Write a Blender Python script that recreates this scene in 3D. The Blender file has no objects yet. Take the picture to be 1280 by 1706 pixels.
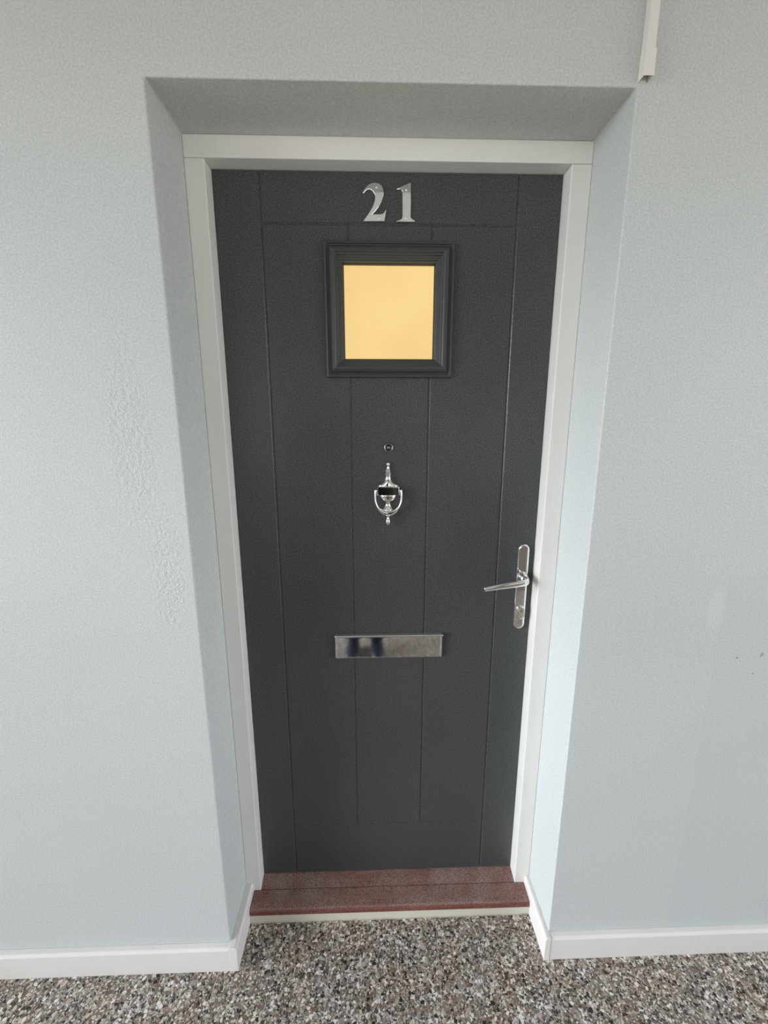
import bpy, bmesh, math, random
from mathutils import Vector, Matrix
random.seed(4)
PI = math.pi
C = bpy.context.scene.collection
SC = bpy.context.scene

# ------------------------------------------------------------------ camera
CAM_LOC = Vector((-0.0435, -0.8949, 1.4809))
PITCH, YAW, ROLL = math.radians(11.9774), math.radians(1.6172), math.radians(-0.039)
fw = Vector((math.sin(YAW)*math.cos(PITCH), math.cos(YAW)*math.cos(PITCH), -math.sin(PITCH)))
rt0 = Vector((math.cos(YAW), -math.sin(YAW), 0)); up0 = rt0.cross(fw)
rt = rt0*math.cos(ROLL) + up0*math.sin(ROLL); up = -rt0*math.sin(ROLL) + up0*math.cos(ROLL)
cd = bpy.data.cameras.new('camera'); cam = bpy.data.objects.new('camera', cd); C.objects.link(cam)
M = Matrix((rt, up, -fw)).transposed().to_4x4(); M.translation = CAM_LOC
cam.matrix_world = M
cd.sensor_fit = 'HORIZONTAL'; cd.sensor_width = 36; cd.lens = 36*695.69/1280; cd.clip_start = 0.02
SC.camera = cam

# ------------------------------------------------------------------ world, lights, exposure
w = bpy.data.worlds.new('sky'); SC.world = w; w.use_nodes = True
wn = w.node_tree.nodes; wl = w.node_tree.links
# hazy daylight: brightest low at both open ends of the landing, dim straight ahead where a building stands opposite
def wmath(op, a, b=0.0):
    n = wn.new('ShaderNodeMath'); n.operation = op
    for i, v in enumerate((a, b)):
        if hasattr(v, 'links'): wl.new(v, n.inputs[i])
        else: n.inputs[i].default_value = v
    return n.outputs[0]
def wramp(fac, stops):
    r = wn.new('ShaderNodeValToRGB'); e = r.color_ramp.elements
    while len(e) < len(stops): e.new(0.5)
    for k, (p_, c_) in zip(e, stops): k.position = p_; k.color = (*c_, 1)
    wl.new(fac, r.inputs[0]); return r.outputs[0]
def wmix(fac, a, b):
    m = wn.new('ShaderNodeMix'); m.data_type = 'RGBA'; wl.new(fac, m.inputs[0])
    for v, k in ((a, 6), (b, 7)):
        if hasattr(v, 'links'): wl.new(v, m.inputs[k])
        else: m.inputs[k].default_value = (*v, 1)
    return m.outputs[2]
g = wn.new('ShaderNodeTexCoord'); sx = wn.new('ShaderNodeSeparateXYZ'); wl.new(g.outputs['Generated'], sx.inputs[0])
phi = wmath('DIVIDE', wmath('ARCTAN2', wmath('MAXIMUM', wmath('MULTIPLY', sx.outputs[1], -1.0), 0.0), sx.outputs[0]), math.pi)  # 0 right end, 1 left end
SKYK = 1.23
def colr(v, c): return tuple(v*k/20 for k in c)
low = wramp(phi, [(0.0, colr(5.8, (.95, 1.0, 1.08))), (0.16, colr(5.8, (.95, 1.0, 1.08))), (0.24, colr(.5, (1, 1, .97))), (0.56, colr(.25, (1, 1, .97))), (0.64, colr(1.5, (1, 1, 1))),
                  (0.77, colr(1.7, (1, 1, 1))), (0.84, colr(16.4, (.95, 1.0, 1.075))), (1.0, colr(17.4, (.95, 1.0, 1.075)))])
high = wramp(phi, [(0.0, colr(.9, (.93, 1.0, 1.08))), (0.3, colr(.55, (.95, 1, 1.03))), (0.5, colr(.25, (.95, 1, 1.03))), (0.7, colr(.35, (.95, 1, 1.03))), (1.0, colr(1.0, (.92, 1.0, 1.10)))])
elev = wn.new('ShaderNodeMapRange'); elev.interpolation_type = 'SMOOTHSTEP'; wl.new(sx.outputs[2], elev.inputs[0]); elev.inputs[1].default_value = 0.34; elev.inputs[2].default_value = 0.50
gr = wn.new('ShaderNodeMapRange'); wl.new(sx.outputs[2], gr.inputs[0]); gr.inputs[1].default_value = -0.01; gr.inputs[2].default_value = 0.01
sky = wmix(elev.outputs[0], low, high); sky = wmix(gr.outputs[0], colr(1.5, (1.02, 1.0, .93)), sky)
wl.new(sky, wn['Background'].inputs[0]); wn['Background'].inputs[1].default_value = 20*SKYK
def portal(name, loc, rot, sx, sy):                     # guides sky sampling through the open bays
    l = bpy.data.lights.new(name, 'AREA'); l.shape = 'RECTANGLE'; l.size = sx; l.size_y = sy; l.cycles.is_portal = True
    o = bpy.data.objects.new(name, l); C.objects.link(o); o.location = loc; o.rotation_euler = rot
R90 = math.radians(90)
portal('left_end_portal', (-2.71, -1.15, 1.22), (R90, 0, -R90), 1.86, 2.2)
portal('right_end_portal', (2.51, -1.15, 1.22), (R90, 0, R90), 1.86, 2.2)
portal('front_left_portal', (-1.75, -2.41, 1.675), (R90, 0, 0), 1.3, 1.45)
portal('front_middle_portal', (-0.2, -2.41, 1.675), (R90, 0, 0), 1.5, 1.45)
portal('front_right_portal', (1.45, -2.41, 1.675), (R90, 0, 0), 1.5, 1.45)
SC.view_settings.view_transform = 'Standard'; SC.view_settings.look = 'None'
SC.view_settings.gamma = 1; SC.view_settings.use_curve_mapping = False
SC.view_settings.exposure = 0.0

# ------------------------------------------------------------------ measured sizes (metres)
D1, D2 = 0.1483, 0.1895            # depth of the frame face and of the door face behind the wall face
OL, OR, OT = -0.4436, 0.4459, 2.0824
IH, IT = 0.40, 2.039
SKH, SKT = 0.079, 0.018

# ------------------------------------------------------------------ helpers
def link(name, me, mat=None, parent=None, smooth=False):
    o = bpy.data.objects.new(name, me); C.objects.link(o)
    if mat: me.materials.append(mat)
    if parent: o.parent = parent
    if smooth:
        for p in me.polygons: p.use_smooth = True
    return o
def obj(name, bm, mat, parent=None, smooth=False, bevel=0, seg=2, angle=35):
    me = bpy.data.meshes.new(name); bmesh.ops.recalc_face_normals(bm, faces=bm.faces); bm.to_mesh(me); bm.free()
    o = link(name, me, mat, parent, smooth)
    if bevel:
        b = o.modifiers.new('bevel', 'BEVEL'); b.width = bevel; b.segments = seg; b.limit_method = 'ANGLE'; b.angle_limit = math.radians(angle)
        b.harden_normals = False
    return o
def tag(o, label=None, cat=None, group=None, kind=None):
    if label: o['label'] = label
    if cat: o['category'] = cat
    if group: o['group'] = group
    if kind: o['kind'] = kind
    return o
def box(bm, a, b):
    x0, y0, z0 = a; x1, y1, z1 = b
    v = [bm.verts.new(p) for p in ((x0,y0,z0),(x1,y0,z0),(x1,y1,z0),(x0,y1,z0),(x0,y0,z1),(x1,y0,z1),(x1,y1,z1),(x0,y1,z1))]
    for f in ((0,3,2,1),(4,5,6,7),(0,1,5,4),(1,2,6,5),(2,3,7,6),(3,0,4,7)): bm.faces.new([v[i] for i in f])
def newbox(a, b):
    bm = bmesh.new(); box(bm, a, b); return bm
def extrude_x(prof, x0, x1, cuts=0):       # prof: (y, z) outline
    bm = bmesh.new(); n = len(prof)
    xs = [x0 + (x1-x0)*i/(cuts+1) for i in range(cuts+2)]
    R = [[bm.verts.new((x, y, z)) for y, z in prof] for x in xs]
    for a, b in zip(R, R[1:]):
        for i in range(n): bm.faces.new((a[i], a[(i+1)%n], b[(i+1)%n], b[i]))
    bm.faces.new(R[0]); bm.faces.new(R[-1][::-1]); return bm
def extrude_path(prof, pts, side):         # prof (t, z): t out from the wall along 'side' vectors at each point
    bm = bmesh.new(); n = len(prof)
    R = [[bm.verts.new((p[0]+s[0]*t, p[1]+s[1]*t, z)) for t, z in prof] for p, s in zip(pts, side)]
    for a, b in zip(R, R[1:]):
        for i in range(n): bm.faces.new((a[i], a[(i+1)%n], b[(i+1)%n], b[i]))
    bm.faces.new(R[0]); bm.faces.new(R[-1][::-1]); return bm
def plate_xz(pts, y0, y1):                 # flat outline in x, z given thickness along y (y0 is nearer the camera)
    bm = bmesh.new(); n = len(pts)
    a = [bm.verts.new((x, y0, z)) for x, z in pts]; b = [bm.verts.new((x, y1, z)) for x, z in pts]
    for i in range(n): bm.faces.new((a[i], a[(i+1)%n], b[(i+1)%n], b[i]))
    bm.faces.new(a); bm.faces.new(b[::-1])
    return bm
def stadium(cx, cz, hw, hh, n=14):
    r = hw; P = []
    for i in range(n+1): t = PI*i/n; P.append((cx+r*math.cos(t), cz+(hh-r)+r*math.sin(t)))
    for i in range(n+1): t = PI+PI*i/n; P.append((cx+r*math.cos(t), cz-(hh-r)+r*math.sin(t)))
    return P
def circle(cx, cz, r, n=28): return [(cx+r*math.cos(2*PI*i/n), cz+r*math.sin(2*PI*i/n)) for i in range(n)]
def lathe_y(prof, cx, cz, n=32):           # prof (radius, y)
    bm = bmesh.new(); R = []
    for r, y in prof:
        R.append([bm.verts.new((cx+r*math.cos(2*PI*i/n), y, cz+r*math.sin(2*PI*i/n))) for i in range(n)])
    for a, b in zip(R, R[1:]):
        for i in range(n): bm.faces.new((a[i], a[(i+1)%n], b[(i+1)%n], b[i]))
    bm.faces.new(R[0]); bm.faces.new(R[-1][::-1]); return bm
def catmull(pts, sub=6):
    out = []
    P = [pts[0]] + list(pts) + [pts[-1]]
    for i in range(1, len(P)-2):
        p0, p1, p2, p3 = [Vector(q) for q in P[i-1:i+3]]
        for k in range(sub):
            t = k/sub
            out.append(0.5*((2*p1)+(-p0+p2)*t+(2*p0-5*p1+4*p2-p3)*t*t+(-p0+3*p1-3*p2+p3)*t**3))
    out.append(Vector(pts[-1])); return out
def sweep(path, radii, up_hint, n=14):     # elliptical tube: radii (along up_hint, across)
    bm = bmesh.new(); R = []; m = len(path); up_hint = Vector(up_hint)
    for i, p in enumerate(path):
        t = (path[min(i+1, m-1)] - path[max(i-1, 0)]).normalized()
        u = (up_hint - t*up_hint.dot(t)).normalized(); s = t.cross(u)
        ru, rs = radii(i/(m-1))
        R.append([bm.verts.new(p + u*ru*math.cos(2*PI*k/n) + s*rs*math.sin(2*PI*k/n)) for k in range(n)])
    for a, b in zip(R, R[1:]):
        for i in range(n): bm.faces.new((a[i], a[(i+1)%n], b[(i+1)%n], b[i]))
    bm.faces.new(R[0]); bm.faces.new(R[-1][::-1]); return bm

# ------------------------------------------------------------------ materials
class NT:
    def __init__(s, name):
        s.m = bpy.data.materials.new(name); s.m.use_nodes = True; s.t = s.m.node_tree; s.N = s.t.nodes; s.L = s.t.links
        s.b = s.N['Principled BSDF']; s.tc = s.N.new('ShaderNodeTexCoord')
    def lk(s, a, b): s.L.new(a, b)
    def mapping(s, sc=(1,1,1), loc=(0,0,0)):
        m = s.N.new('ShaderNodeMapping'); m.inputs['Scale'].default_value = sc; m.inputs['Location'].default_value = loc
        s.lk(s.tc.outputs['Object'], m.inputs['Vector']); return m.outputs[0]
    def noise(s, scale, detail=3, rough=0.5, vec=None):
        n = s.N.new('ShaderNodeTexNoise'); n.inputs['Scale'].default_value = scale; n.inputs['Detail'].default_value = detail
        n.inputs['Roughness'].default_value = rough; s.lk(vec or s.tc.outputs['Object'], n.inputs['Vector']); return n.outputs['Fac']
    def ramp(s, fac, stops, interp='LINEAR'):
        r = s.N.new('ShaderNodeValToRGB'); r.color_ramp.interpolation = interp; e = r.color_ramp.elements
        while len(e) < len(stops): e.new(0.5)
        for k, (p, c) in zip(e, stops):
            k.position = p; k.color = (c[0], c[1], c[2], 1) if isinstance(c, (tuple, list)) else (c, c, c, 1)
        s.lk(fac, r.inputs[0]); return r.outputs[0]
    def mix(s, fac, a, b, mode='MIX'):
        m = s.N.new('ShaderNodeMix'); m.data_type = 'RGBA'; m.blend_type = mode
        for v, k in ((fac, 0), (a, 6), (b, 7)):
            if hasattr(v, 'links'): s.lk(v, m.inputs[k])
            elif k == 0: m.inputs[0].default_value = v
            else: m.inputs[k].default_value = (v[0], v[1], v[2], 1)
        return m.outputs[2]
    def math(s, op, a, b=0.0, c=None):
        m = s.N.new('ShaderNodeMath'); m.operation = op
        for i, v in enumerate((a, b) if c is None else (a, b, c)):
            if hasattr(v, 'links'): s.lk(v, m.inputs[i])
            else: m.inputs[i].default_value = v
        return m.outputs[0]
    def sep(s):
        n = s.N.new('ShaderNodeSeparateXYZ'); s.lk(s.tc.outputs['Object'], n.inputs[0]); return n.outputs
    def bump(s, h, dist, strength=1.0, prev=None):
        b = s.N.new('ShaderNodeBump'); b.inputs['Distance'].default_value = dist
        if hasattr(strength, 'links'): s.lk(strength, b.inputs['Strength'])
        else: b.inputs['Strength'].default_value = strength
        s.lk(h, b.inputs['Height'])
        if prev: s.lk(prev, b.inputs['Normal'])
        s.lk(b.outputs[0], s.b.inputs['Normal']); return b.outputs[0]
    def set(s, **k):
        for a, v in k.items(): s.b.inputs[a.replace('_', ' ')].default_value = v
def blob(t, S, cx, cz, rx, rz, soft=0.5):   # 1 inside an ellipse on the wall face, 0 outside
    dx = t.math('DIVIDE', t.math('SUBTRACT', S[0], cx), rx); dz = t.math('DIVIDE', t.math('SUBTRACT', S[2], cz), rz)
    r2 = t.math('ADD', t.math('MULTIPLY', dx, dx), t.math('MULTIPLY', dz, dz))
    m = t.N.new('ShaderNodeMapRange'); m.interpolation_type = 'SMOOTHSTEP'; t.lk(r2, m.inputs[0])
    m.inputs[1].default_value = 1.0; m.inputs[2].default_value = soft; m.inputs[3].default_value = 0; m.inputs[4].default_value = 1
    return m.outputs[0]

def wall_paint(name, base, marks=False):
    t = NT(name); t.set(Roughness=0.62); t.b.inputs['Specular IOR Level'].default_value = 0.3
    big = t.noise(1.6, 2); c = t.ramp(big, [(0.3, [v*0.975 for v in base]), (0.7, [min(1, v*1.02) for v in base])])
    fine = t.noise(260, 3, 0.7)
    c = t.mix(0.36, c, t.ramp(fine, [(0.32, 0.1), (0.68, 0.95)]), 'SOFT_LIGHT')
    n1 = t.noise(240, 3, 0.65); n2 = t.noise(7, 3)
    if marks:
        S = t.sep()
        for cx, cz, rx, rz, k in ((0.8405, 0.9227, .0032, .0028, .8), (0.8885, 0.8795, .0028, .0022, .85), (0.9019, 0.931, .0055, .0065, .4),
                                  (0.899, 0.9267, .003, .003, .5)):
            c = t.mix(t.math('MULTIPLY', blob(t, S, cx, cz, rx, rz, 0.2), k), c, (0.05, 0.055, 0.06))
        # soft repaired patches and a faint mark
        c = t.mix(t.math('MULTIPLY', blob(t, S, 0.768, 1.05, .028, .075, 0.0), .12), c, (0.85, 0.85, 0.82))
        edge = t.math('MULTIPLY', t.math('LESS_THAN', S[2], 1.133), t.math('GREATER_THAN', S[0], 0.785))
        c = t.mix(t.math('MULTIPLY', edge, 0.10), c, (0.40, 0.46, 0.46))
        lf = t.math('MAXIMUM', blob(t, S, -0.545, 1.46, .065, .27, 0.1), blob(t, S, -0.50, 1.15, .05, .22, 0.0))
        rough_patch = t.math('MULTIPLY_ADD', lf, 1.0, t.math('MULTIPLY', t.ramp(t.noise(3.3, 3), [(0.5, 0.0), (0.68, 0.5)]), 0.5))
        nb = t.bump(t.noise(115, 3, 0.6), 0.0026, rough_patch)
        t.bump(n1, 0.0009, 0.7, nb)
    else:
        t.bump(n1, 0.0006, 0.5)
    t.lk(c, t.b.inputs['Base Color']); return t.m

WALL = wall_paint('wall_paint', (0.535, 0.560, 0.548), True)
BRICK = wall_paint('brown_render', (0.13, 0.11, 0.09))
REFL_BEAM = wall_paint('reflection_beam_grey', (0.30, 0.31, 0.30))
WALL2 = wall_paint('hall_paint', (0.54, 0.56, 0.55))

def gloss_white(name, base, rough=0.38):
    t = NT(name); t.set(Roughness=rough)
    c = t.ramp(t.noise(5, 3), [(0.3, [v*0.96 for v in base]), (0.7, base)])
    c = t.mix(0.10, c, t.ramp(t.noise(380, 2), [(0.3, 0.2), (0.7, 1.0)]), 'SOFT_LIGHT')
    t.bump(t.noise(60, 4, 0.6), 0.0005, 0.35)
    t.lk(c, t.b.inputs['Base Color']); return t.m
WHITE = gloss_white('white_gloss_paint', (0.80, 0.79, 0.75))
WHITE2 = gloss_white('white_skirting_paint', (0.76, 0.735, 0.695))
PLASTIC = gloss_white('white_plastic', (0.76, 0.74, 0.70), 0.45)

t = NT('anthracite_door'); t.set(Roughness=0.32); t.b.inputs['Specular IOR Level'].default_value = 0.4
gv = t.mapping((260, 260, 22)); g = t.noise(1.0, 5, 0.6, gv)
c = t.ramp(t.noise(3.0, 3), [(0.3, (0.058, 0.062, 0.0635)), (0.7, (0.068, 0.072, 0.0735))])
c = t.mix(0.65, c, t.ramp(t.noise(290, 3, 0.75), [(0.34, 0.04), (0.66, 0.96)]), 'SOFT_LIGHT')
t.lk(c, t.b.inputs['Base Color']); nb = t.bump(g, 0.0005, 0.4); t.bump(t.noise(400, 3, 0.7), 0.0004, 0.5, nb)
DOOR = t.m
t = NT('anthracite_moulding'); t.set(Roughness=0.36)
c = t.ramp(t.noise(9, 3), [(0.3, (0.048, 0.052, 0.052)), (0.7, (0.056, 0.060, 0.059))]); t.lk(c, t.b.inputs['Base Color'])
t.bump(t.noise(400, 2), 0.0002, 0.3)
MOULD = t.m

def chrome(name, col=(0.95, 0.94, 0.92), rough=0.05, bump=0.0):
    t = NT(name); t.set(Metallic=1.0, Roughness=rough)
    c = t.ramp(t.noise(30, 3), [(0.3, [v*0.97 for v in col]), (0.7, col)]); t.lk(c, t.b.inputs['Base Color'])
    if bump: t.bump(t.noise(300, 2), 0.0003, bump)
    return t.m
CHROME = chrome('polished_chrome'); CHROME_S = chrome('satin_chrome', (0.80, 0.80, 0.79), 0.16, 0.1)
NUMM = chrome('numeral_chrome', (0.90, 0.92, 0.92), 0.035, 0.0)
DARKM = chrome('dull_metal', (0.30, 0.30, 0.28), 0.3)
BRASS = chrome('brass_cylinder', (0.62, 0.56, 0.42), 0.3)
t = NT('black_plastic'); t.set(Roughness=0.4); t.lk(t.ramp(t.noise(50), [(0.3, 0.006), (0.7, 0.01)]), t.b.inputs['Base Color']); BLACK = t.m
t = NT('lens_glass'); t.set(Roughness=0.05); t.lk(t.ramp(t.noise(50), [(0.3, 0.05), (0.7, 0.07)]), t.b.inputs['Base Color']); LENS = t.m

t = NT('lit_yellow_pane'); t.set(Roughness=0.15)
c = t.ramp(t.noise(5, 3), [(0.3, (0.86, 0.60, 0.235)), (0.7, (0.92, 0.66, 0.275))])
t.lk(t.ramp(t.noise(5, 3), [(0.3, (0.05, 0.04, 0.02)), (0.7, (0.06, 0.05, 0.03))]), t.b.inputs['Base Color']); t.lk(c, t.b.inputs['Emission Color']); t.set(Emission_Strength=1.0); PANE = t.m
t = NT('glazing_bead'); t.set(Roughness=0.5); t.lk(t.ramp(t.noise(50), [(0.3, (.05,.045,.02)), (0.7, (.07,.06,.03))]), t.b.inputs['Base Color']); BEAD = t.m

t = NT('reddish_brown_wood'); t.set(Roughness=0.6)
gr = t.noise(1.0, 6, 0.65, t.mapping((6, 90, 90)))
c = t.ramp(gr, [(0.25, (0.115, 0.036, 0.026)), (0.5, (0.17, 0.060, 0.044)), (0.75, (0.24, 0.100, 0.078))])
gm = t.N.new('ShaderNodeNewGeometry'); sn = t.N.new('ShaderNodeSeparateXYZ'); t.lk(gm.outputs['Normal'], sn.inputs[0])
dust = t.math('MULTIPLY', t.ramp(sn.outputs[2], [(0.6, 0.0), (0.95, 1.0)]), t.ramp(t.noise(11, 5, 0.6), [(0.38, 0.30), (0.70, 0.80)]))
c = t.mix(dust, c, (0.30, 0.215, 0.190))
c = t.mix(0.9, c, t.ramp(t.noise(330, 3, 0.75), [(0.34, 0.05), (0.66, 0.95)]), 'SOFT_LIGHT')
t.lk(c, t.b.inputs['Base Color']); t.bump(gr, 0.0006, 0.4)
WOOD = t.m
t = NT('painted_riser'); t.set(Roughness=0.6)
S = t.sep(); ed = t.math('ADD', S[2], t.math('MULTIPLY', t.noise(45, 4), 0.012))
dirt = t.ramp(ed, [(0.0045, 1.0), (0.013, 0.0)])
c = t.mix(dirt, (0.66, 0.62, 0.53), (0.30, 0.25, 0.20)); t.lk(c, t.b.inputs['Base Color']); RISER = t.m

# terrazzo: irregular stone chips in grey cement, with thin pale division lines every 305 mm
t = NT('terrazzo'); t.set(Roughness=0.55)
def chips(scale, seed):
    mp = t.mapping((1, 1, 0), (seed, seed*1.7, 0))
    nz = t.N.new('ShaderNodeTexNoise'); nz.inputs['Scale'].default_value = scale*1.4; t.lk(mp, nz.inputs['Vector'])
    mx = t.N.new('ShaderNodeVectorMath'); mx.operation = 'MULTIPLY_ADD'; t.lk(nz.outputs['Color'], mx.inputs[0])
    mx.inputs[1].default_value = (0.30/scale,)*3; t.lk(mp, mx.inputs[2])
    out = []
    for feat in ('F1', 'DISTANCE_TO_EDGE'):
        v = t.N.new('ShaderNodeTexVoronoi'); v.feature = feat; v.inputs['Scale'].default_value = scale; t.lk(mx.outputs[0], v.inputs['Vector'])
        if feat == 'F1':
            s = t.N.new('ShaderNodeSeparateColor'); t.lk(v.outputs['Color'], s.inputs[0]); out += [s.outputs[0], s.outputs[1]]
        else: out.append(v.outputs['Distance'])
    return out
PAL = [(0.0, (0.012, 0.011, 0.010)), (0.12, (0.055, 0.045, 0.038)), (0.21, (0.17, 0.110, 0.070)), (0.30, (0.17, 0.148, 0.130)),
       (0.42, (0.29, 0.255, 0.225)), (0.56, (0.42, 0.38, 0.34)), (0.69, (0.58, 0.53, 0.48)), (0.83, (0.30, 0.20, 0.145)), (0.87, (0.76, 0.73, 0.69))]
r1, s1, e1 = chips(125, 0.0); r2, s2, e2 = chips(240, 3.0)
cem = t.ramp(t.noise(500, 2), [(0.3, (0.09, 0.078, 0.066)), (0.7, (0.24, 0.215, 0.19))])
small = t.mix(t.ramp(e2, [(0.0, 0.0), (0.12, 1.0)]), cem, t.ramp(r2, PAL, 'CONSTANT'))
isbig = t.math('GREATER_THAN', s1, 0.42)
bigm = t.math('MULTIPLY', isbig, t.ramp(e1, [(0.05, 0.0), (0.12, 1.0)]))
c = t.mix(bigm, small, t.ramp(r1, PAL, 'CONSTANT'))
tint = t.ramp(t.noise(9, 3), [(0.35, (0.52, 0.50, 0.50)), (0.5, (0.5, 0.49, 0.47)), (0.68, (0.50, 0.42, 0.33))])
c = t.mix(0.7, c, tint, 'OVERLAY')
S = t.sep()
fx = t.math('FRACT', t.math('DIVIDE', t.math('ADD', t.math('MULTIPLY_ADD', S[1], -0.06, S[0]), 0.4755+0.305*20), 0.305))
line = t.math('LESS_THAN', fx, 0.006)
line = t.math('MULTIPLY', line, t.ramp(t.noise(22, 3), [(0.36, 0.0), (0.5, 0.7)]))
c = t.mix(line, c, (0.58, 0.56, 0.53))
# pale splashes of wall paint next to the skirting
c = t.mix(t.math('MULTIPLY', t.ramp(t.noise(16, 5, 0.7), [(0.62, 0.0), (0.72, 0.6)]), t.ramp(S[1], [(0.45, 0.25), (0.55, 1.0)])), c, (0.58, 0.57, 0.56))
t.lk(c, t.b.inputs['Base Color']); t.bump(r2, 0.0008, 0.35)
TERR = t.m

def cloth(name, col, rough=0.85):
    t = NT(name); t.set(Roughness=rough); c = t.ramp(t.noise(80, 3), [(0.3, [v*0.8 for v in col]), (0.7, col)])
    t.lk(c, t.b.inputs['Base Color']); t.bump(t.noise(200, 2), 0.001, 0.3); return t.m

# ------------------------------------------------------------------ the setting
def struct(o, label, cat):
    return tag(o, label, cat, kind='structure')
X0, X1, YF, ZC = -2.6, 2.4, -2.25, 2.62
bm = newbox((X0-0.2, YF-0.15, -0.12), (X1+0.2, 0.30, 0)); o = obj('floor', bm, TERR)
struct(o, 'grey and brown speckled terrazzo floor in front of the door', 'floor')

bm = bmesh.new()                        # door wall with a rounded-edge opening
hr = 0.004
def wall_with_opening():
    bm = bmesh.new()
    # outline in x,z of the front face: a wall with a doorway, extruded back to the frame and beyond
    yb = 0.30
    pts = [(X0, 0), (OL, 0), (OL, OT), (OR, OT), (OR, 0), (X1, 0), (X1, ZC), (X0, ZC)]
    V = {}
    def v(x, y, z):
        k = (round(x, 5), round(y, 5), round(z, 5))
        if k not in V: V[k] = bm.verts.new((x, y, z))
        return V[k]
    def quad(*p): bm.faces.new([v(*q) for q in p])
    xs = [X0, OL, OR, X1]
    for y in (0.0, yb):
        quad((X0, y, 0), (OL, y, 0), (OL, y, OT), (X0, y, OT)); quad((OR, y, 0), (X1, y, 0), (X1, y, OT), (OR, y, OT))
        quad((X0, y, OT), (OL, y, OT), (OL, y, ZC), (X0, y, ZC)); quad((OL, y, OT), (OR, y, OT), (OR, y, ZC), (OL, y, ZC))
        quad((OR, y, OT), (X1, y, OT), (X1, y, ZC), (OR, y, ZC))
    quad((OL, 0, 0), (OL, yb, 0), (OL, yb, OT), (OL, 0, OT)); quad((OR, 0, 0), (OR, yb, 0), (OR, yb, OT), (OR, 0, OT))
    quad((OL, 0, OT), (OR, 0, OT), (OR, yb, OT), (OL, yb, OT))
    quad((X0, 0, 0), (X0, yb, 0), (X0, yb, OT), (X0, 0, OT)); quad((X0, 0, OT), (X0, yb, OT), (X0, yb, ZC), (X0, 0, ZC))
    quad((X1, 0, 0), (X1, yb, 0), (X1, yb, OT), (X1, 0, OT)); quad((X1, 0, OT), (X1, yb, OT), (X1, yb, ZC), (X1, 0, ZC))
    for a, b in ((X0, OL), (OR, X1)): quad((a, 0, 0), (b, 0, 0), (b, yb, 0), (a, yb, 0))
    for a, b in ((X0, OL), (OL, OR), (OR, X1)): quad((a, 0, ZC), (b, 0, ZC), (b, yb, ZC), (a, yb, ZC))
    return bm
o = obj('wall_back', wall_with_opening(), WALL, bevel=0.003, seg=3)
struct(o, 'pale blue-grey painted wall with the deep recess around the front door', 'wall')

def wall_open(name, holes, label):
    # wall at y = YF with rectangular openings (x0, x1, z0, z1), side by side
    bm = bmesh.new(); y0, y1 = YF-0.15, YF; x = X0-0.2
    for a, b, z0, z1 in holes:
        box(bm, (x, y0, 0), (a, y1, ZC)); box(bm, (a, y0, 0), (b, y1, z0)); box(bm, (a, y0, z1), (b, y1, ZC)); x = b
    box(bm, (x, y0, 0), (X1+0.2, y1, ZC))
    return struct(obj(name, bm, BRICK), label, 'wall')
wall_open('wall_front', [(-2.4, -1.1, 0.95, 2.40), (-0.95, 0.55, 0.95, 2.40), (0.70, 2.2, 0.95, 2.40)], 'brown rendered parapet wall of the landing with open bays, opposite the door')
bm = bmesh.new(); xa, xb = X0-0.1, X0
box(bm, (xa, YF, 0), (xb, 0, 0.12)); box(bm, (xa, YF, 2.32), (xb, 0, ZC)); box(bm, (xa, YF, 0.12), (xb, -2.08, 2.32)); box(bm, (xa, -0.22, 0.12), (xb, 0, 2.32))
struct(obj('wall_left', bm, WALL2), 'grey painted end wall of the landing with a tall daylight opening, far left', 'wall')
bm = bmesh.new(); xa, xb = X1, X1+0.1
box(bm, (xa, YF, 0), (xb, 0, 0.12)); box(bm, (xa, YF, 2.32), (xb, 0, ZC)); box(bm, (xa, YF, 0.12), (xb, -2.08, 2.32)); box(bm, (xa, -0.22, 0.12), (xb, 0, 2.32))
struct(obj('wall_right', bm, WALL2), 'grey painted end wall of the landing with a tall daylight opening, far right', 'wall')
bm = newbox((X0-0.2, YF-0.15, ZC), (X1+0.2, 0.30, ZC+0.15));
struct(obj('ceiling', bm, WALL2), 'painted landing ceiling', 'ceiling')
struct(obj('trim_3', newbox((X0, -0.98, ZC-0.07), (X1, -0.0005, ZC-0.0002)), REFL_BEAM), 'unseen grey ceiling beam added to mirror as a dark band in the numerals', 'beam')  # added out of view, dark so the chrome numerals mirror a sharp split

# skirting boards: rounded top edge
def sk(tk, h): return [(0, 0), (tk, 0), (tk, h-0.006), (tk-0.0022, h-0.0018), (tk-0.006, h), (0, h)]
def base(name, pts, side, tk, h, label):
    return struct(obj(name, extrude_path(sk(tk, h), pts, side), WHITE2, bevel=0.0012), label, 'skirting board')
TL, TR = 0.0222, 0.0156
base('baseboard_left', [(X0, 0), (OL+0.004, 0)], [(0, -1), (0, -1)], SKT, SKH, 'white painted skirting board running left from the doorway')
base('baseboard_left_return', [(OL, -SKT-0.0005), (OL, D1)], [(1, 0), (1, 0)], TL, SKH+0.003, 'white skirting board on the left side of the door recess')
base('baseboard_right', [(OR-0.004, 0), (X1, 0)], [(0, -1), (0, -1)], SKT, SKH-0.002, 'white painted skirting board running right from the doorway')
base('baseboard_right_return', [(OR, -SKT-0.0015), (OR, D1)], [(-1, 0), (-1, 0)], TR, SKH-0.001, 'white skirting board on the right side of the door recess')

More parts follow.
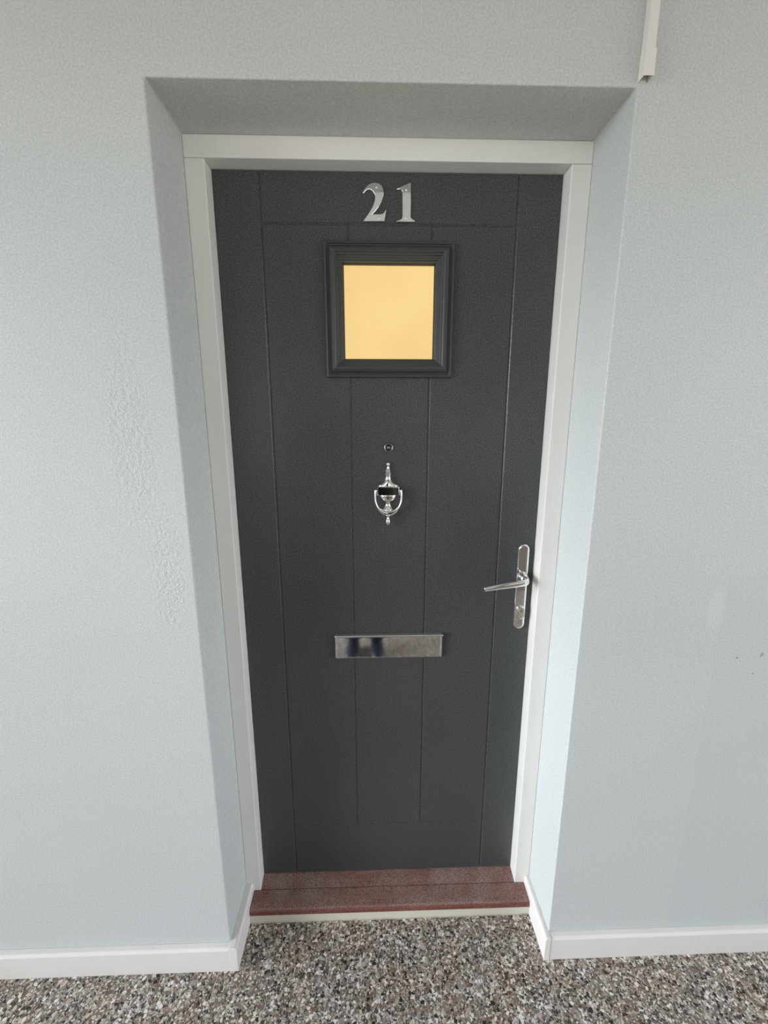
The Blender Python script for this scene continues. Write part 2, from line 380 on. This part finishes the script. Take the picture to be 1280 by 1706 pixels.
# door frame (timber lining, painted): head over two jambs
fr = bpy.data.objects.new('trim_1', None); C.objects.link(fr); fr.location = (0, D1, 0)
tag(fr, 'warm white painted timber frame around the dark door', 'door frame', kind='structure')
YB = 0.26
def rel(bm): bmesh.ops.translate(bm, verts=bm.verts, vec=(0, -D1, 0)); return bm
obj('jamb', rel(newbox((OL, D1, 0), (-IH, YB, IT-0.0006))), WHITE, fr, bevel=0.0022)
obj('jamb', rel(newbox((IH, D1, 0), (OR, YB, IT-0.0006))), WHITE, fr, bevel=0.0022)
obj('head', rel(newbox((OL, D1, IT), (OR, YB, OT))), WHITE, fr, bevel=0.0022)
s = obj('door_stop', rel(newbox((-IH, D2+0.0455, 0.05), (-IH+0.012, YB, IT))), MOULD, fr)
s = obj('door_stop', rel(newbox((IH-0.012, D2+0.0455, 0.05), (IH, YB, IT))), MOULD, fr)

# sill
sill = bpy.data.objects.new('door_sill', None); C.objects.link(sill); sill.location = (0, D1, 0)
tag(sill, 'worn reddish-brown wooden sill under the dark front door', 'door sill')
prof = [(D1, 0.030), (0.0935, 0.030), (0.0925, 0.034), (0.0925, 0.043), (0.095, 0.0475), (0.100, 0.0495), (D1, 0.0535)]
obj('nosing', rel(extrude_x(prof, OL+TL+0.0006, OR-TR-0.0006, 12)), WOOD, sill, bevel=0.0012)
prof = [(YB-0.001, 0.030), (D1+0.0006, 0.030), (D1+0.0006, 0.0537), (D2, 0.0632), (YB-0.001, 0.0632)]
obj('tread', rel(extrude_x(prof, -IH+0.0006, IH-0.0006, 12)), WOOD, sill)
o = obj('riser', rel(newbox((OL+TL+0.0006, 0.0930, 0.0), (OR-TR-0.0006, D1, 0.0298))), RISER, sill); o['label'] = 'cream painted riser strip'

# ------------------------------------------------------------------ the door
door = bpy.data.objects.new('door_1', None); C.objects.link(door); door.location = (0, D2, 0.066)
tag(door, 'dark anthracite grey front door with chrome number 21 and small yellow pane', 'door', kind='structure')
def dr(bm): bmesh.ops.translate(bm, verts=bm.verts, vec=(0, -D2, -0.066)); return bm
LX, LZ0, LZ1 = 0.3982, 0.0665, 2.0370
GD, GB, GW = 0.0022, 0.0010, 0.0033
VG = [(-0.2955, LZ0-1, LZ1+1), (0.2985, LZ0-1, LZ1+1), (-0.0965, 0.2475, 1.932), (0.1008, 0.2475, 1.932)]
HG = [(1.932, -0.2955, 0.2985), (0.2475, -0.2955, 0.2985)]
def leaf():
    xs = sorted({-LX, LX, -0.112, 0.112} | {round(x+d, 5) for x, _, _ in VG for d in (-GW, -GB, GB, GW)})
    zs = sorted({LZ0, LZ1, 1.632, 1.858} | {round(z+d, 5) for z, _, _ in HG for d in (-GW, -GB, GB, GW)})
    bm = bmesh.new(); G = {}
    for x in xs:
        for z in zs:
            d = 0
            for gx, a, b in VG:
                if abs(x-gx) < GB+1e-4 and a-GB-1e-4 <= z <= b+GB+1e-4: d = GD
            for gz, a, b in HG:
                if abs(z-gz) < GB+1e-4 and a-GB-1e-4 <= x <= b+GB+1e-4: d = GD
            G[x, z] = bm.verts.new((x, D2+d, z))
    for x, x2 in zip(xs, xs[1:]):
        for z, z2 in zip(zs, zs[1:]):
            if x >= -0.1121 and x2 <= 0.1121 and z >= 1.6319 and z2 <= 1.8581: continue
            bm.faces.new((G[x, z], G[x2, z], G[x2, z2], G[x, z2]))
    be = [e for e in bm.edges if len(e.link_faces) == 1]
    r = bmesh.ops.extrude_edge_only(bm, edges=be)
    for v in [g for g in r['geom'] if isinstance(g, bmesh.types.BMVert)]: v.co.y = D2+0.044
    return bm
obj('leaf', dr(leaf()), DOOR, door, bevel=0.0)
bm = newbox((-LX, D2+0.040, LZ0), (-0.116, D2+0.044, LZ1)); box(bm, (0.116, D2+0.040, LZ0), (LX, D2+0.044, LZ1))
box(bm, (-0.116, D2+0.040, LZ0), (0.116, D2+0.044, 1.628)); box(bm, (-0.116, D2+0.040, 1.862), (0.116, D2+0.044, LZ1))
obj('inner_skin', dr(bm), DOOR, door)
obj('weather_seal', dr(newbox((-LX, D2+0.004, 0.0632), (LX, D2+0.03, LZ0))), BLACK, door)

# glazing surround: stepped picture-frame moulding
WX0, WX1, WZ0, WZ1 = -0.1538, 0.1538, 1.5918, 1.8948
MP = [(0.0, 0.0), (0.0, .0085), (.0012, .0105), (.0055, .0115), (.0066, .0105), (.0072, .0080), (.0095, .0078), (.0112, .0098), (.0150, .0150),
      (.0190, .0180), (.0235, .0190), (.0262, .0175), (.0272, .0145), (.0300, .0142), (.0312, .0125), (.0322, .0100), (.0352, .0096), (.0362, .0075),
      (.0392, .0070), (.0402, .0040), (.0436, .0030), (.0436, -.0160), (.0420, -.0165)]
def ring(prof):
    bm = bmesh.new(); R = []
    for t_, h in prof:
        y = D2-h
        R.append([bm.verts.new(p) for p in ((WX0+t_, y, WZ0+t_), (WX1-t_, y, WZ0+t_), (WX1-t_, y, WZ1-t_), (WX0+t_, y, WZ1-t_))])
    for a, b in zip(R, R[1:]):
        for i in range(4): bm.faces.new((a[i], a[(i+1)%4], b[(i+1)%4], b[i]))
    return bm
sur = obj('window_surround', dr(ring(MP)), MOULD, door, bevel=0.0005, seg=2, angle=25)
sur['label'] = 'stepped dark grey moulding around the pane'
p = obj('pane', dr(newbox((-0.1125, D2+0.0150, 1.630), (0.1125, D2+0.0190, 1.860))), PANE, sur); p['label'] = 'small square lit yellow window pane'
def bead():
    bm = bmesh.new(); i0, i1 = 0.1101, 0.1082
    R = []
    for hx, z0, z1, y in ((i0, 1.6352, 1.8515, D2+0.006), (i1, 1.6370, 1.8497, D2+0.006), (i1, 1.6370, 1.8497, D2+0.0148)):
        R.append([bm.verts.new(q) for q in ((-hx, y, z0), (hx, y, z0), (hx, y, z1), (-hx, y, z1))])
    for a, b in zip(R, R[1:]):
        for i in range(4): bm.faces.new((a[i], a[(i+1)%4], b[(i+1)%4], b[i]))
    return bm
obj('glazing_bead', dr(bead()), BEAD, sur)

# numerals
TWO = [(-0.0616, 1.9937), (-0.0598, 1.9924), (-0.0571, 1.9946), (-0.0533, 1.9988), (-0.0496, 2.0008), (-0.0459, 2.0013), (-0.0414, 2.0), (-0.037, 1.9964), (-0.034, 1.9912), (-0.0328, 1.9853), (-0.0341, 1.978), (-0.0371, 1.97), (-0.0424, 1.9606), (-0.05, 1.9499), (-0.06, 1.9377), (-0.0592, 1.9356), (-0.0116, 1.9362), (-0.0071, 1.9604), (-0.009, 1.9604), (-0.0116, 1.9557), (-0.0154, 1.9523), (-0.0214, 1.9511), (-0.0392, 1.9509), (-0.0319, 1.9574), (-0.0244, 1.9662), (-0.0176, 1.9769), (-0.0138, 1.9862), (-0.0126, 1.9928), (-0.0138, 2.0007), (-0.0175, 2.0085), (-0.0242, 2.0129), (-0.0324, 2.0145), (-0.0406, 2.0136), (-0.0488, 2.0096), (-0.0548, 2.004), (-0.0593, 1.9981)]
ONE = [(0.0161, 2.0034), (0.0191, 2.0044), (0.0295, 2.0084), (0.0444, 2.0145), (0.0488, 2.0152), (0.0496, 1.979), (0.0493, 1.9463), (0.0521, 1.9423), (0.0589, 1.9393), (0.0587, 1.936), (0.0172, 1.9356), (0.0167, 1.9379), (0.024, 1.9402), (0.0285, 1.943), (0.0297, 1.9468), (0.0293, 1.9973), (0.0273, 2.0005), (0.0243, 2.0025), (0.0168, 2.0013)]
for nm, P, scr in (('numeral_two', TWO, [(-0.0295, 2.005), (-0.0229, 1.9428)]), ('numeral_one', ONE, [(0.0385, 2.0007), (0.0384, 1.9435)])):
    n = obj(nm, dr(plate_xz(P, D2-0.0042, D2-0.0002)), NUMM, door, bevel=0.0009, seg=2, angle=50)
    n['label'] = 'chrome number ' + ('2' if nm == 'numeral_two' else '1')
    for x, z in scr:
        bm = lathe_y([(0.0022, D2-0.0040), (0.0022, D2-0.0048), (0.0017, D2-0.0056), (0.0008, D2-0.0060)], x, z, 16)
        obj('screw', dr(bm), CHROME, n, smooth=True)

# spy hole
ph = obj('spy_hole', dr(lathe_y([(0.0125, D2+0.001), (0.0125, D2-0.0015), (0.0118, D2-0.0035), (0.0100, D2-0.0045), (0.0085, D2-0.0042), (0.0082, D2-0.002)], -0.0009, 1.4200)), DARKM, door, smooth=True)
obj('ring', dr(lathe_y([(0.0086, D2-0.001), (0.0086, D2-0.0040), (0.0080, D2-0.0043), (0.0050, D2-0.0030), (0.0045, D2-0.0020)], -0.0009, 1.4200)), BLACK, ph, smooth=True)
obj('lens', dr(lathe_y([(0.0046, D2-0.0015), (0.0040, D2-0.0030), (0.0024, D2-0.0040), (0.0008, D2-0.0044)], -0.0009, 1.4200)), DARKM, ph, smooth=True)

# urn knocker
KX = -0.0022; ZP = 0.000168            # metres per measuring unit
def kz(v): return 1.3832-(v-465)*0.0001720
PR = [(465, 8), (470, 22), (480, 32), (492, 35), (505, 33), (518, 26), (532, 22), (548, 24), (570, 30), (600, 40), (622, 46), (632, 56), (642, 60), (652, 56), (662, 48),
      (690, 47), (720, 50), (745, 60), (765, 75), (785, 105), (800, 135), (812, 160), (818, 168), (945, 168), (946, 150), (970, 146), (1000, 135),
      (1030, 115), (1055, 88), (1072, 62), (1085, 50), (1100, 46), (1120, 48), (1140, 56), (1160, 66), (1180, 78), (1195, 84), (1215, 84), (1235, 70), (1255, 40), (1262, 10)]
def half_lathe(PR, depth, n=18):
    bm = bmesh.new(); R = []
    for v, hw in PR:
        w_ = hw*ZP; dp = depth(v, w_)
        R.append([bm.verts.new((KX+w_*math.cos(PI*i/n), D2-0.0003-dp*math.sin(PI*i/n)**0.8, kz(v))) for i in range(n+1)])
    for a, b in zip(R, R[1:]):
        for i in range(n): bm.faces.new((a[i], a[i+1], b[i+1], b[i]))
        bm.faces.new((a[n], a[0], b[0], b[n]))
    bm.faces.new(R[0]); bm.faces.new(R[-1][::-1]); return bm
kn = obj('door_knocker', dr(half_lathe([q for q in PR if q[0] <= 945], lambda v, w_: min(w_, 0.011)+0.004)), CHROME, door, smooth=True)
kn['label'] = 'polished chrome urn-shaped door knocker'
sm = kn.modifiers.new('es', 'EDGE_SPLIT'); sm.split_angle = math.radians(40)
o = obj('urn_bowl', dr(half_lathe([q for q in PR if q[0] >= 946], lambda v, w_: min(w_, 0.02)*0.9+0.003)), CHROME, kn, smooth=True)
# flat hinge block across the shoulders
bm = bmesh.new(); box(bm, (KX-0.0277, D2-0.0235, kz(952)), (KX+0.0277, D2-0.002, kz(822)))
obj('hinge_block', dr(bm), CHROME, kn, bevel=0.0008)
bm = newbox((KX-0.0262, D2-0.0240, kz(948)), (KX+0.0262, D2-0.0234, kz(838))); o = obj('block_face', dr(bm), chrome('dark_reflection_chrome', (0.25, 0.25, 0.26), 0.03), kn)  # dark jacket reflection put into the colour of this chrome face
for s_ in (-1, 1):
    bm = newbox((KX+s_*0.0290-0.0022, D2-0.0270, kz(950)), (KX+s_*0.0290+0.0022, D2-0.004, kz(905))); obj('lug', dr(bm), CHROME, kn, bevel=0.0012, seg=3)
# swinging ring (bail) with striker and drop
path = [(-0.0325, 0, kz(878)), (-0.0340, 0, kz(920)), (-0.0340, 0, kz(1010)), (-0.0318, 0, kz(1080)), (-0.0262, 0, kz(1150)), (-0.0160, 0, kz(1208)), (0.0, 0, kz(1238)),
        (0.0160, 0, kz(1208)), (0.0262, 0, kz(1150)), (0.0318, 0, kz(1080)), (0.0340, 0, kz(1010)), (0.0340, 0, kz(920)), (0.0325, 0, kz(878))]
path = catmull([(x+KX, D2-0.0170, z) for x, _, z in path], 6)
def rad(t_):
    m_ = 1-abs(t_-0.5)*2
    b_ = max(0, (m_-0.62)/0.38)
    return (0.0046 + 0.001*math.sin(m_*PI) , 0.0031 + 0.0058*b_**1.5)
bail = obj('knocker_ring', dr(sweep(path, rad, (0, 1, 0), 16)), CHROME, kn, smooth=True)
for s_ in (-1, 1):
    bm = bmesh.new(); bmesh.ops.create_uvsphere(bm, u_segments=16, v_segments=12, radius=0.0042)
    bmesh.ops.translate(bm, verts=bm.verts, vec=(KX+s_*0.0325, D2-0.0175, kz(888))); obj('pivot_ball', dr(bm), CHROME, kn, smooth=True)
def lathe_z(prof, cx, cy, n=20):
    bm = bmesh.new(); R = [[bm.verts.new((cx+r*math.cos(2*PI*i/n), cy+r*math.sin(2*PI*i/n), z)) for i in range(n)] for r, z in prof]
    for a, b in zip(R, R[1:]):
        for i in range(n): bm.faces.new((a[i], a[(i+1)%n], b[(i+1)%n], b[i]))
    bm.faces.new(R[0]); bm.faces.new(R[-1][::-1]); return bm
obj('drop', dr(lathe_z([(a*ZP, kz(v)) for v, a in ((1255, 40), (1275, 22), (1295, 17), (1315, 20), (1335, 31), (1355, 37), (1380, 36), (1400, 27), (1414, 17), (1421, 5))], KX-0.0006, D2-0.0165)), CHROME, kn, smooth=True)

# letter plate
lp = obj('letter_plate', dr(newbox((-0.1510, D2-0.0085, 0.8285), (0.1520, D2-0.0005, 0.9020))), CHROME, door, bevel=0.002, seg=3)
lp['label'] = 'wide polished chrome letter plate'
obj('flap', dr(newbox((-0.1465, D2-0.0125, 0.8325), (0.1475, D2-0.0080, 0.8960))), CHROME, lp, bevel=0.0022, seg=4)
bm = extrude_x([(D2-0.008, 0.8955), (D2-0.0150, 0.8955), (D2-0.0165, 0.8985), (D2-0.0145, 0.9015), (D2-0.008, 0.9018)], -0.1510, 0.1530); obj('hood', dr(bm), CHROME_S, lp, bevel=0.0008)

# lever handle on long backplate
HX = 0.3672
hp = obj('door_handle', dr(plate_xz(stadium(HX, 1.0368, 0.0158, 0.1238), D2-0.0105, D2-0.0003)), CHROME, door, bevel=0.0042, seg=4, angle=50)
hp['label'] = 'polished chrome lever handle on a long rounded backplate'
obj('rose', dr(lathe_y([(0.0138, D2-0.0100), (0.0136, D2-0.0150), (0.0118, D2-0.0185), (0.0105, D2-0.0200), (0.0098, D2-0.034)], HX, 1.0690, 28)), CHROME, hp, smooth=True)
path = catmull([(HX, D2-0.028, 1.0690), (HX-0.0005, D2-0.042, 1.0690), (HX-0.004, D2-0.0510, 1.0686), (HX-0.012, D2-0.0555, 1.0680), (HX-0.035, D2-0.0575, 1.0655),
                (HX-0.070, D2-0.0570, 1.0600), (HX-0.100, D2-0.0560, 1.0545), (HX-0.116, D2-0.0555, 1.0512)], 6)
def rad(t_):
    if t_ < 0.45: return (0.0098-0.002*t_, 0.0090-0.008*t_)
    u = (t_-0.45)/0.55
    return (0.0089-0.0034*u**1.5, 0.0052-0.0020*u)
obj('lever', dr(sweep(path, rad, (0, 0, 1), 20)), CHROME, hp, smooth=True, bevel=0.0006)
cy_ = obj('cylinder_guard', dr(plate_xz(stadium(HX+0.0008, 0.9640, 0.0118, 0.0190), D2-0.0165, D2-0.0100)), CHROME_S, hp, bevel=0.0022, seg=4, angle=50)
bm = lathe_y([(0.0088, D2-0.016), (0.0088, D2-0.0172), (0.0080, D2-0.0178)], HX+0.0010, 0.9705, 28); o = obj('lock_cylinder', dr(bm), BRASS, hp)
bm = newbox((HX+0.0010-0.0007, D2-0.0181, 0.9665), (HX+0.0010+0.0007, D2-0.0177, 0.9750)); box(bm, (HX+0.0010-0.0018, D2-0.0181, 0.9690), (HX+0.0010+0.0018, D2-0.0177, 0.9702))
obj('keyhole', dr(bm), BLACK, hp)
obj('cylinder_stem', dr(newbox((HX-0.0034, D2-0.0174, 0.9560), (HX+0.0050, D2-0.0160, 0.9628))), BRASS, hp, bevel=0.0006)

# ------------------------------------------------------------------ cable trunking on the wall above the right corner
tk = bpy.data.objects.new('cable_trunking', None); C.objects.link(tk); tk.location = (0.453, 0, 2.088)
tag(tk, 'narrow white plastic cable trunking running up the wall above the door recess corner', 'cable trunking')
def hollow(x0, x1, z0, z1, yf, wt, cap=False):
    bm = bmesh.new()
    box(bm, (x0, yf, z0), (x1, yf+wt, z1)); box(bm, (x0, yf+wt, z0), (x0+wt, -0.0003, z1)); box(bm, (x1-wt, yf+wt, z0), (x1, -0.0003, z1))
    if cap: box(bm, (x0+wt, yf+wt, z1-0.002), (x1-wt, -0.0003, z1))
    return bm
def tr(bm): bmesh.ops.translate(bm, verts=bm.verts, vec=(-0.453, 0, -2.088)); return bm
obj('channel', tr(hollow(0.4462, 0.4622, 2.105, ZC-0.072, -0.0175, 0.0016)), PLASTIC, tk, bevel=0.0010)
o = obj('end_piece', tr(hollow(0.4450, 0.4642, 2.0880, 2.1290, -0.0190, 0.0014)), PLASTIC, tk, bevel=0.0010); o['label'] = 'open lower end sleeve'
obj('back_strip', tr(newbox((0.4478, -0.0016, 2.0885), (0.4608, -0.0002, ZC-0.072))), PLASTIC, tk)

# ------------------------------------------------------------------ the person taking the photo (mirrored in the letter plate and knocker)
SKIN = cloth('skin', (0.52, 0.33, 0.25), 0.5); NAVY = cloth('navy_trousers', (0.012, 0.018, 0.045)); JACKET = cloth('black_jacket', (0.007, 0.007, 0.009))
HAIR = cloth('brown_hair', (0.05, 0.03, 0.02)); SHOE = cloth('dark_shoes', (0.012, 0.014, 0.03), 0.5)
def skin(name, V, E, mat, parent, root=0, sub=2):
    me = bpy.data.meshes.new(name); me.from_pydata([v[:3] for v in V], E, []); o = link(name, me, mat, parent)
    m = o.modifiers.new('skin', 'SKIN'); m.use_smooth_shade = True
    for i, v in enumerate(V):
        sv = me.skin_vertices[0].data[i]; r = v[3]; sv.radius = (r, r) if not isinstance(r, tuple) else r; sv.use_root = (i == root)
    if sub: s = o.modifiers.new('sub', 'SUBSURF'); s.levels = sub; s.render_levels = sub
    return o
per = bpy.data.objects.new('person', None); C.objects.link(per); PX, PY = -0.098, -1.30; per.location = (PX, PY, 0)
tag(per, 'person in black jacket and navy trousers holding up a phone, facing the door', 'person')
# body (head, neck, forearms, hands) as one surface
V = [(0, 0, 1.02, .10), (0, -.01, 1.25, .12), (0, 0, 1.40, .11), (0, .005, 1.50, .048), (0, .02, 1.555, .050), (0, .045, 1.605, .080), (0, .035, 1.67, .100), (0, .03, 1.735, .085)]
E = [(0, 1), (1, 2), (2, 3), (3, 4), (4, 5), (5, 6), (6, 7)]
HT = Vector((0.055, 0.370, 1.425))     # phone centre seen from the person's base
for s_ in (-1, 1):
    b = len(V)
    V += [(s_*.17, 0, 1.42, .05), (s_*.20, .12, 1.20, .042), (HT.x+s_*.085, .25, 1.33, .030), (HT.x+s_*.076, .325, 1.375, .024), (HT.x+s_*.076, .322, 1.40, .024)]
    E += [(2, b), (b, b+1), (b+1, b+2), (b+2, b+3), (b+3, b+4)]
    for k in range(4):                 # four fingers wrapped behind the phone edge
        f = len(V); z = 1.375+k*0.021; ln = (.9, 1, 1.05, .95)[k]
        V += [(HT.x+s_*.056, .334, z, .0085), (HT.x+s_*(.052-.012*ln), .338, z+.008, .0078), (HT.x+s_*(.050-.030*ln), .338, z+.012, .007)]
        E += [(b+4, f), (f, f+1), (f+1, f+2)]
    f = len(V); V += [(HT.x+s_*.052, .322, 1.385, .010), (HT.x+s_*.038, .324, 1.415, .0095), (HT.x+s_*.026, .327, 1.437, .008)]; E += [(b+4, f), (f, f+1), (f+1, f+2)]
skin('body', V, E, SKIN, per)
V = [(.01, 0, .84, (.215, .155)), (.03, 0, .95, (.22, .15)), (.055, 0, 1.10, (.24, .15)), (.03, 0, 1.28, (.22, .145)), (0, 0, 1.41, (.13, .09)), (0, .005, 1.475, (.075, .07))]; E = [(0, 1), (1, 2), (2, 3), (3, 4), (4, 5)]
for s_ in (-1, 1):
    b = len(V); V += [(s_*.185, 0, 1.40, .068), (s_*.215, .12, 1.19, .056), (HT.x+s_*.092, .235, 1.315, .042)]; E += [(4, b), (b, b+1), (b+1, b+2)]
o = skin('jacket', V, E, JACKET, per); o['label'] = 'black jacket'
V = [(0, 0, .90, (.17, .125)), (0, 0, 1.02, (.17, .12))]; E = [(0, 1)]
for s_ in (-1, 1):
    b = len(V); V += [(s_*.085, .005, .74, .105), (s_*.080, .02, .50, .100), (s_*.074, .01, .20, .098), (s_*.074, .015, .085, .100)]
    E += [(0, b), (b, b+1), (b+1, b+2), (b+2, b+3)]
o = skin('trousers', V, E, NAVY, per); o['label'] = 'navy trousers'
for s_ in (-1, 1):
    V = [(s_*.078, -.05, .055, (.040, .042)), (s_*.078, .03, .050, (.046, .044)), (s_*.082, .13, .036, (.050, .030)), (s_*.086, .185, .027, (.036, .019))]
    skin('shoe', V, [(0, 1), (1, 2), (2, 3)], SHOE, per)
V = [(0, -.015, 1.61, .085), (0, -.016, 1.69, .108), (0, .012, 1.765, .095)]; skin('hair', V, [(0, 1), (1, 2)], HAIR, per)
V0 = Vector((0, .125, 1.625))
bm = bmesh.new(); bmesh.ops.create_uvsphere(bm, u_segments=10, v_segments=8, radius=0.012); bmesh.ops.translate(bm, verts=bm.verts, vec=(0, .128, 1.630)); obj('nose', bm, SKIN, per, smooth=True)
for s_ in (-1, 1):
    bm = bmesh.new(); bmesh.ops.create_uvsphere(bm, u_segments=10, v_segments=8, radius=0.009); bmesh.ops.translate(bm, verts=bm.verts, vec=(s_*.032, .113, 1.660)); obj('eye', bm, BLACK, per, smooth=True)
    bm = bmesh.new(); bmesh.ops.create_uvsphere(bm, u_segments=10, v_segments=8, radius=0.022); bmesh.ops.scale(bm, verts=bm.verts, vec=(.4, .8, 1.3)); bmesh.ops.translate(bm, verts=bm.verts, vec=(s_*.092, .03, 1.645)); obj('ear', bm, SKIN, per, smooth=True)
bm = bmesh.new(); bmesh.ops.create_uvsphere(bm, u_segments=10, v_segments=8, radius=0.02); bmesh.ops.scale(bm, verts=bm.verts, vec=(1.1, .3, .3)); bmesh.ops.translate(bm, verts=bm.verts, vec=(0, .112, 1.592)); obj('mouth', bm, cloth('lips', (.35, .13, .12)), per, smooth=True)

ph = bpy.data.objects.new('smartphone', None); C.objects.link(ph)
tag(ph, 'slim dark smartphone held up in both hands by the person opposite the door', 'phone')
M2 = Matrix((rt, up, -fw)).transposed().to_4x4(); M2.translation = CAM_LOC - fw*0.012 - up*0.055; ph.matrix_world = M2
obj('case', newbox((-0.0375, -0.078, 0), (0.0375, 0.078, 0.0085)), BLACK, ph, bevel=0.004, seg=3)
obj('screen', newbox((-0.0345, -0.075, 0.0086), (0.0345, 0.075, 0.0090)), LENS, ph)
